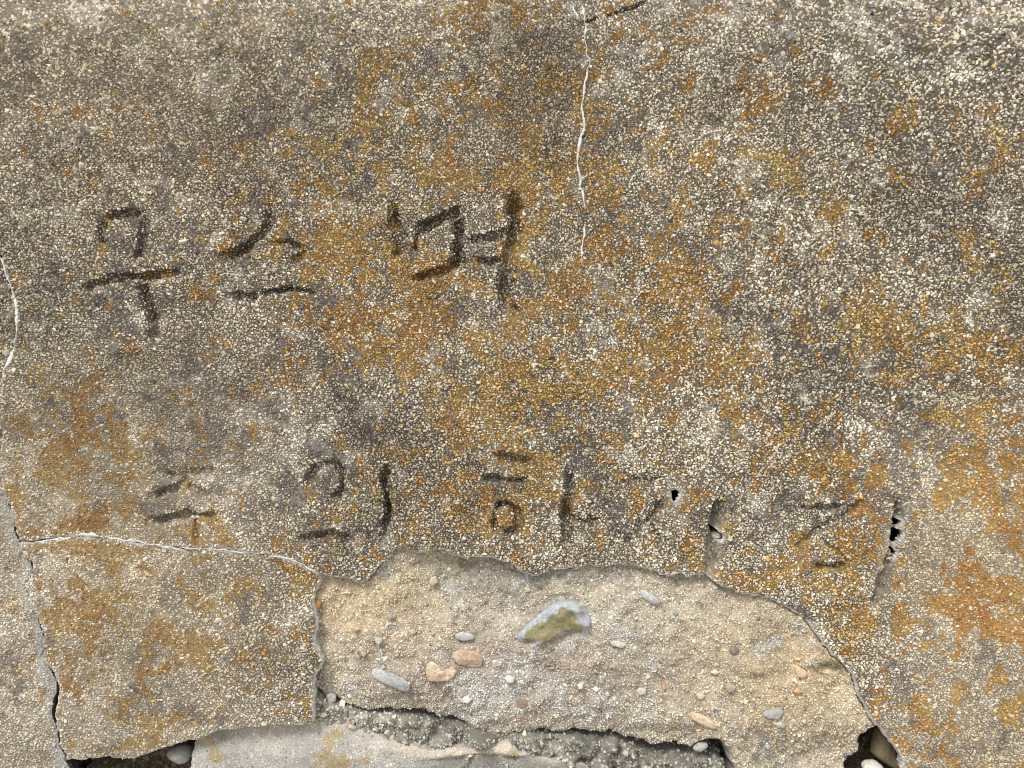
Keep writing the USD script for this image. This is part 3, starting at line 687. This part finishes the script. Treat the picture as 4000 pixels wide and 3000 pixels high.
vein([(690, 2146), (814, 2151), (921, 2159), (1035, 2171)], 3.2, shA, SLAB_A, 66)
vein([(1035, 2171), (1132, 2195), (1181, 2220), (1236, 2254)], 4.2, shA, SLAB_A, 67)
vein(C_EDGE[1:11], 5.5, shA, SLAB_A, 68, 'white vein bowing in from the left edge')

# ------------------------------------------------------------------ stones
def stone(outline, depth, high, col, name, parent, seed, col2=None, label=None, category=None, fine=1, worn=0.0, flat=.5, out_mat=None):
    """a rounded stone with the drawn outline; depth: how far behind the wall's face its rim lies, high: how far it stands proud of the rim"""
    r = np.random.default_rng(seed)
    pg = Polygon(deep(outline, depth)).buffer(0)
    rr = math.sqrt(pg.area / math.pi)
    pg = pg.buffer(rr * .16).buffer(-rr * .16)
    pg = pg.buffer(-rr * .12).buffer(rr * .17)
    if pg.geom_type != 'Polygon':
        pg = max(pg.geoms, key=lambda g: g.area)
    ex = pg.exterior; m = 22 * fine if fine == 1 else 48
    P = np.array([ex.interpolate(t, normalized=True).coords[0] for t in np.arange(m) / m])
    c = np.array(pg.centroid.coords[0])
    K = 7 if fine == 1 else 14
    V, Cc = [], []
    tot = 2 * K + 1
    a1, a2 = np.array(col, float), np.array(col2 if col2 is not None else col, float)
    for q in range(-K, K + 1):
        if abs(q) == K:
            continue
        t = 1 - abs(q) / K                                   # 1 at the rim, 0 at the pole
        rad = math.sin(t * math.pi / 2) ** .75
        hgt = (1 - rad ** 2.3) ** flat
        ring_ = c + (P - c) * rad
        y = depth - (high if q > 0 else -high * .9) * hgt
        x = wx(ring_[:, 0], ring_[:, 1], 0); x[:, 1] = y
        nz = .085 * rr / S * (map_coordinates(field(26, seed % 97 + 400), [(ring_[:, 1] - V0) / Q, (ring_[:, 0] - U0) / Q], order=1) + .5 * map_coordinates(field(9, seed % 97 + 430), [(ring_[:, 1] - V0) / Q, (ring_[:, 0] - U0) / Q], order=1))
        x[:, 1] += nz * (1 if q > 0 else 0)
        V.append(x)
        if worn > 0:
            ns = (at(field(14, 77), ring_[:, 0], ring_[:, 1]) + .7 * at(field(7, 78), ring_[:, 0], ring_[:, 1])) * .11
            mk = hermite(rad + ns, worn + .05, worn - .04) * (q > 0)
            Cc.append(a1 * (1 - mk[:, None]) + a2 * mk[:, None])
        else:
            mk = hermite(at(field(22, seed % 50 + 600), ring_[:, 0], ring_[:, 1]), -.6, .9)
            Cc.append(a1 * (1 - mk[:, None]) + a2 * mk[:, None])
    n_r = len(V)
    pole = [np.array([[(c[0] - 2000) / S, depth + high * .9, (1500 - c[1]) / S]]), np.array([[(c[0] - 2000) / S, depth - high, (1500 - c[1]) / S]])]
    v = np.vstack(V + pole); cc = np.vstack(Cc + [a1[None], (a2 if worn > 0 else a1)[None]])
    f = []
    for k in range(n_r - 1):
        i = np.arange(m); j = (i + 1) % m
        f += [np.stack([k * m + i, k * m + j, (k + 1) * m + j], 1), np.stack([k * m + i, (k + 1) * m + j, (k + 1) * m + i], 1)]
    i = np.arange(m); j = (i + 1) % m; b = n_r * m
    f += [np.stack([j, i, np.full(m, b)], 1), np.stack([(n_r - 1) * m + i, (n_r - 1) * m + j, np.full(m, b + 1)], 1)]
    f = np.vstack(f)
    nn = vnormals(v, f)
    if ((v - v.mean(0)) * nn).sum() < 0:
        f = f[:, ::-1]; nn = -nn
    cc = np.clip(cc * np.exp(.05 * r.standard_normal((len(cc), 1))), .01, .85)
    kw = {}
    if label: kw['label'] = label
    if category: kw['category'] = category; kw['kind'] = 'thing'
    if parent != '/World':
        v = rel(v)
        return put(name, v, f, nn, cc, out_mat or M_stone, parent, **kw)
    base = np.array([v[:, 0].mean(), v[:, 1].max(), v[:, 2].min()])
    return put(name, v, f, nn, cc, out_mat or M_stone, loc=base, **kw)
c1 = lambda p: sc(p, (1200, 2150), .5123)
c2 = lambda p: sc(p, (2200, 2150), .5123)
c3 = lambda p: sc(p, (3000, 2150), .5123)
def core_d(pts, sink=.0):
    q = deep(pts, .010).mean(0)
    return float(shK.sample(shK.dep, np.array([q[0]]), np.array([q[1]]))[0]) + sink
BIG = [(2017, 2483), (2040, 2510), (2075, 2518), (2130, 2505), (2170, 2480), (2225, 2464), (2280, 2457), (2306, 2430), (2302, 2400), (2277, 2370), (2240, 2351), (2200, 2346), (2150, 2368), (2112, 2396), (2081, 2427), (2045, 2455)]
stone(BIG, core_d(BIG) - .0005, .0075, (.37, .40, .445), 'pebble', CORE, 701, (.235, .21, .115), 'blue-grey kidney-shaped pebble with a worn olive middle', fine=2, worn=.74, flat=.42)
PEB = [
 (c1([(935, 845), (910, 890), (905, 940), (920, 985), (980, 1000), (1080, 990), (1120, 950), (1145, 905), (1090, 880), (1000, 870)]), .004, (.62, .50, .36), (.48, .34, .22), 'peach stone with a scooped top'),
 (c1([(1105, 785), (1150, 762), (1260, 765), (1330, 800), (1335, 850), (1310, 885), (1220, 880), (1150, 860), (1120, 820)]), .004, (.52, .43, .36), (.47, .34, .24), 'pinkish buff stone above the peach one'),
 (c1([(490, 910), (530, 900), (620, 930), (700, 960), (780, 1010), (785, 1060), (740, 1075), (640, 1035), (560, 1000), (500, 950)]), .004, (.33, .34, .34), (.45, .45, .44), 'long slate-grey sliver'),
 (c1([(1125, 640), (1180, 622), (1260, 640), (1275, 670), (1190, 690), (1135, 670)]), .003, (.46, .45, .44), (.36, .35, .34), None),
 (c1([(510, 655), (575, 670), (575, 690), (550, 725), (520, 690)]), .003, (.55, .50, .44), (.46, .42, .38), None),
 (c1([(600, 495), (640, 475), (675, 500), (665, 525), (620, 520)]), .002, (.40, .36, .30), (.33, .3, .26), None),
 (c1([(50, 385), (85, 370), (112, 400), (97, 440), (62, 455), (48, 430)]), .005, (.50, .26, .10), (.36, .2, .09), 'rust-orange pebble at the hole\'s left edge'),
 (c1([(770, 610), (810, 600), (832, 625), (800, 645)]), .0025, (.56, .47, .33), (.5, .42, .3), None),
 (c1([(945, 205), (985, 195), (1000, 240), (960, 268), (930, 245)]), .003, (.58, .49, .35), (.52, .44, .32), None),
 (c1([(1505, 970), (1540, 950), (1582, 975), (1572, 1005), (1530, 1010)]), .003, (.74, .73, .70), (.68, .66, .62), None),
 (c1([(1190, 1120), (1230, 1108), (1252, 1140), (1222, 1167), (1190, 1150)]), .003, (.72, .71, .68), (.66, .64, .6), None),
 (c1([(1595, 1150), (1620, 1125), (1665, 1140), (1682, 1180), (1650, 1212), (1610, 1190)]), .001, (.30, .21, .15), (.24, .17, .12), 'brown stone sunk in a whitened pit'),
 (c1([(145, 1105), (180, 1080), (222, 1105), (215, 1150), (170, 1165)]), .003, (.50, .50, .50), (.44, .43, .42), None),
 (c1([(345, 592), (375, 580), (405, 598), (385, 615), (350, 612)]), .002, (.60, .42, .24), (.5, .38, .24), None),
 (c1([(410, 775), (430, 762), (452, 785), (440, 812), (418, 805)]), .002, (.54, .42, .32), (.46, .38, .3), None),
 (c2([(585, 315), (620, 300), (660, 330), (690, 345), (745, 375), (730, 405), (670, 405), (630, 375), (600, 350)]), .004, (.56, .57, .55), (.42, .43, .41), 'jagged pale flint right of the blue-grey pebble'),
 (c2([(1265, 750), (1300, 725), (1337, 755), (1322, 790), (1280, 790)]), .003, (.27, .22, .19), (.22, .18, .16), 'small dark brown pebble'),
 (c2([(1425, 890), (1450, 865), (1520, 880), (1532, 930), (1480, 950), (1440, 925)]), .003, (.45, .37, .25), (.38, .31, .22), None),
 (c2([(1765, 910), (1800, 893), (1852, 920), (1857, 952), (1830, 977), (1785, 962)]), .004, (.62, .44, .28), (.55, .38, .24), 'apricot pebble near the hole\'s right edge'),
 (c2([(1742, 988), (1768, 968), (1792, 1005), (1777, 1022)]), .003, (.68, .62, .52), (.6, .55, .46), None),
 (c2([(1748, 1075), (1790, 1048), (1822, 1075), (1792, 1097)]), .003, (.58, .38, .20), (.5, .34, .19), None),
 (c2([(955, 1240), (985, 1228), (1050, 1245), (1110, 1275), (1165, 1325), (1168, 1360), (1100, 1345), (1020, 1305), (965, 1270)]), .004, (.60, .50, .33), (.54, .44, .29), 'long straw-coloured pebble above the crevice'),
 (c2([(1515, 1240), (1560, 1215), (1650, 1200), (1672, 1220), (1662, 1260), (1630, 1287), (1560, 1277)]), .003, (.35, .35, .34), (.42, .41, .39), 'grey slate chip at the lower right of the bare core'),
 (c2([(1620, 1320), (1660, 1303), (1697, 1330), (1682, 1357), (1630, 1347)]), .003, (.42, .41, .39), (.36, .35, .33), None),
 (c2([(1235, 1040), (1270, 1018), (1317, 1035), (1302, 1072), (1260, 1082)]), .003, (.46, .38, .30), (.4, .34, .27), None),
 (c2([(555, 1070), (580, 1045), (632, 1050), (627, 1090), (585, 1102)]), .003, (.60, .57, .52), (.54, .5, .44), None),
 (c2([(108, 1020), (147, 1013), (152, 1052), (118, 1057)]), .0025, (.74, .71, .64), (.68, .64, .56), None),
 (c2([(1013, 1095), (1060, 1083), (1082, 1105), (1060, 1132), (1030, 1132)]), .003, (.64, .52, .40), (.58, .47, .36), None),
 (c2([(1118, 925), (1160, 908), (1187, 930), (1160, 947)]), .003, (.66, .63, .57), (.6, .57, .5), None),
 (c2([(355, 690), (420, 688), (482, 720), (450, 742), (370, 722)]), .002, (.60, .56, .48), (.54, .5, .43), None),
 (c2([(750, 1040), (770, 1013), (783, 1050), (765, 1067)]), .002, (.55, .34, .17), (.5, .32, .17), None),
 (c2([(1885, 860), (1910, 838), (1947, 880), (1925, 907)]), .003, (.33, .32, .30), (.28, .27, .25), None),
 (c2([(920, 1310), (945, 1295), (975, 1320), (950, 1345)]), .002, (.36, .33, .36), (.32, .3, .32), None),
 (c2([(985, 1512), (1030, 1468), (1092, 1463), (1104, 1490), (1040, 1532)]), .006, (.40, .41, .39), (.46, .46, .43), None),
 (c2([(155, 660), (185, 665), (190, 700), (160, 700)]), .002, (.38, .37, .37), (.34, .33, .33), None),
 (c2([(835, 470), (860, 462), (880, 485), (855, 500)]), .002, (.36, .37, .38), (.32, .33, .34), None),
 (c1([(1170, 140), (1190, 130), (1200, 148), (1180, 160)]), .002, (.5, .33, .22), (.45, .3, .2), None),
 (c1([(1655, 285), (1690, 280), (1705, 310), (1670, 318)]), .002, (.6, .52, .42), (.54, .46, .36), None),
 (c1([(940, 635), (960, 620), (975, 635), (955, 648)]), .002, (.56, .4, .22), (.5, .36, .2), None),
 (c2([(1530, 1490), (1560, 1475), (1585, 1500), (1560, 1520)]), .002, (.42, .42, .46), (.38, .38, .42), None),
]
for i, (ol, hi, ca, cb, lab) in enumerate(PEB):
    stone(ol, core_d(ol) - .0013, hi * .62, ca, 'pebble', CORE, 720 + i, cb, lab, flat=.3)
LOOSE = [
 (c2([(45, 1450), (90, 1428), (142, 1455), (162, 1520), (132, 1567), (80, 1562), (45, 1510)]), .030, .010, (.42, .40, .36), (.50, .48, .43), 'large rounded grey stone wedged in the middle of the crevice'),
 (c1([(668, 1390), (710, 1373), (747, 1410), (732, 1462), (690, 1462)]), .029, .008, (.56, .56, .52), (.48, .48, .45), 'round white stone at the left of the crevice, on a dark grey one'),
 (c1([(370, 1300), (400, 1263), (462, 1275), (432, 1320), (402, 1357), (380, 1337)]), .020, .006, (.36, .36, .34), (.43, .42, .39), 'grey wedge-shaped stone beside a tiny brown one at the crevice\'s left end'),
 (c1([(303, 1325), (340, 1308), (387, 1335), (377, 1362), (330, 1352)]), .017, .005, (.42, .31, .20), (.52, .42, .32), 'tiny brown stone lying on the pale ledge by the grey wedge stone'),
 (c1([(440, 1335), (500, 1280), (600, 1295), (690, 1340), (722, 1400), (702, 1475), (640, 1450), (520, 1390)]), .037, .009, (.21, .215, .22), (.27, .275, .28), 'dark slate-grey stone under the white round one in the crevice'),
 (c1([(1783, 1490), (1830, 1473), (1887, 1520), (1862, 1577), (1800, 1542)]), .028, .008, (.54, .54, .50), (.46, .46, .42), 'whitish angular stone left of the large grey stone in the crevice'),
 (c1([(903, 1440), (940, 1388), (1012, 1388), (1032, 1450), (1002, 1502), (940, 1512)]), .030, .008, (.46, .42, .36), (.40, .37, .33), 'buff lumpy stone in the shallow left part of the crevice'),
 (c2([(228, 1552), (260, 1518), (272, 1560), (247, 1577)]), .027, .005, (.50, .36, .22), (.44, .32, .2), 'small orange-tan stone right of the large grey stone'),
 (c2([(300, 1575), (340, 1560), (372, 1590), (368, 1642), (320, 1650)]), .027, .007, (.44, .44, .39), (.38, .38, .34), 'long grey stone near the bottom of the frame in the crevice'),
 (c2([(395, 1500), (440, 1480), (500, 1530), (510, 1600), (460, 1610), (410, 1560)]), .033, .008, (.40, .40, .34), (.34, .34, .29), 'olive-grey lump below the overhang\'s dark notch'),
 (c1([(2000, 1560), (2040, 1555), (2050, 1600), (2010, 1605)]), .026, .005, (.5, .49, .45), (.44, .43, .4), 'small pale stone under the large grey stone\'s left side'),
 (sc([(1260, 380), (1300, 328), (1400, 308), (1482, 340), (1512, 400), (1480, 472), (1420, 487), (1350, 452), (1290, 412)], (200, 2800), .3617), .024, .011, (.34, .355, .33), (.44, .45, .42), 'smooth grey-green stone tucked under the ochre-stained slab\'s lower edge'),
 (c3([(832, 1330), (885, 1380), (940, 1450), (975, 1500), (1005, 1545), (1045, 1680), (980, 1665), (870, 1600), (785, 1540), (800, 1440)]), .034, .010, (.25, .20, .12), (.34, .28, .17), 'brown wedge-shaped stone in the black gap at the lower right corner of the hole'),
 (c3([(715, 1640), (740, 1612), (820, 1605), (865, 1640), (900, 1690), (740, 1700)]), .020, .008, (.68, .65, .58), (.6, .57, .5), 'white crumb of mortar at the bottom edge left of the brown wedge stone'),
]
for i, (ol, dd, hi, ca, cb, lab) in enumerate(LOOSE):
    stone(ol, dd, hi, ca, 'loose_stone', '/World', 801 + i, cb, lab, 'stone', flat=.45)

# ------------------------------------------------------------------ small growth on the core
def hairs(name, roots, length, width, col, seed, bend, label, category):
    r = np.random.default_rng(seed)
    V, F, C, o = [], [], [], 0
    for (u, v, ang) in roots:
        n = 7; L = length * r.uniform(.5, 1.3)
        a = ang + np.cumsum(r.normal(0, bend, n))
        p = np.array([u, v]) + np.vstack([[0, 0], np.cumsum(np.stack([np.cos(a), np.sin(a)], 1) * L / n, 0)[:-1]])
        d = shK.sample(shK.dep, p[:, 0], p[:, 1]) - .0008 - .0022 * np.sin(np.linspace(0, 2.6, n)) * r.uniform(.4, 1.2)
        x = wx(p[:, 0], p[:, 1], 0); x[:, 1] = d
        w = width / S * np.linspace(1, .35, n)
        t = np.gradient(x, axis=0); t /= np.linalg.norm(t, axis=1, keepdims=True)
        b = np.cross(t, [0, 1.0, 0]); b /= np.linalg.norm(b, axis=1, keepdims=True); c = np.cross(t, b)
        ringv = np.stack([x + (b * math.cos(q) + c * math.sin(q)) * w[:, None] for q in (0, 2.094, 4.189)], 1).reshape(-1, 3)
        for k in range(n - 1):
            for e in range(3):
                i0, i1 = k * 3 + e, k * 3 + (e + 1) % 3
                F += [(o + i0, o + i1, o + i1 + 3), (o + i0, o + i1 + 3, o + i0 + 3)]
        V.append(ringv); C.append(np.tile(np.array(col) * r.uniform(.6, 1.35), (len(ringv), 1))); o += len(ringv)
    v, f, c = np.vstack(V), np.array(F), np.vstack(C)
    put(name, v, f, vnormals(v, f), np.clip(c, .01, .8), M_core, kind='stuff', label=label, category=category)
r9 = np.random.default_rng(99)
hairs('root_fibre', [(r9.uniform(1740, 1960), r9.uniform(2185, 2240), r9.uniform(.2, 2.9)) for _ in range(26)], 70, .9, (.42, .38, .30), 91, .35,
      'fine pale root fibres hanging under the slab edge above the blue-grey pebble', 'root fibres')
hairs('moss', [(r9.normal(3262, 30), r9.normal(2602, 9), r9.uniform(-2.9, .3)) for _ in range(120)], 26, 1.3, (.27, .245, .15), 92, .3,
      'small olive moss tuft where the bare core meets the slab at the right', 'moss')
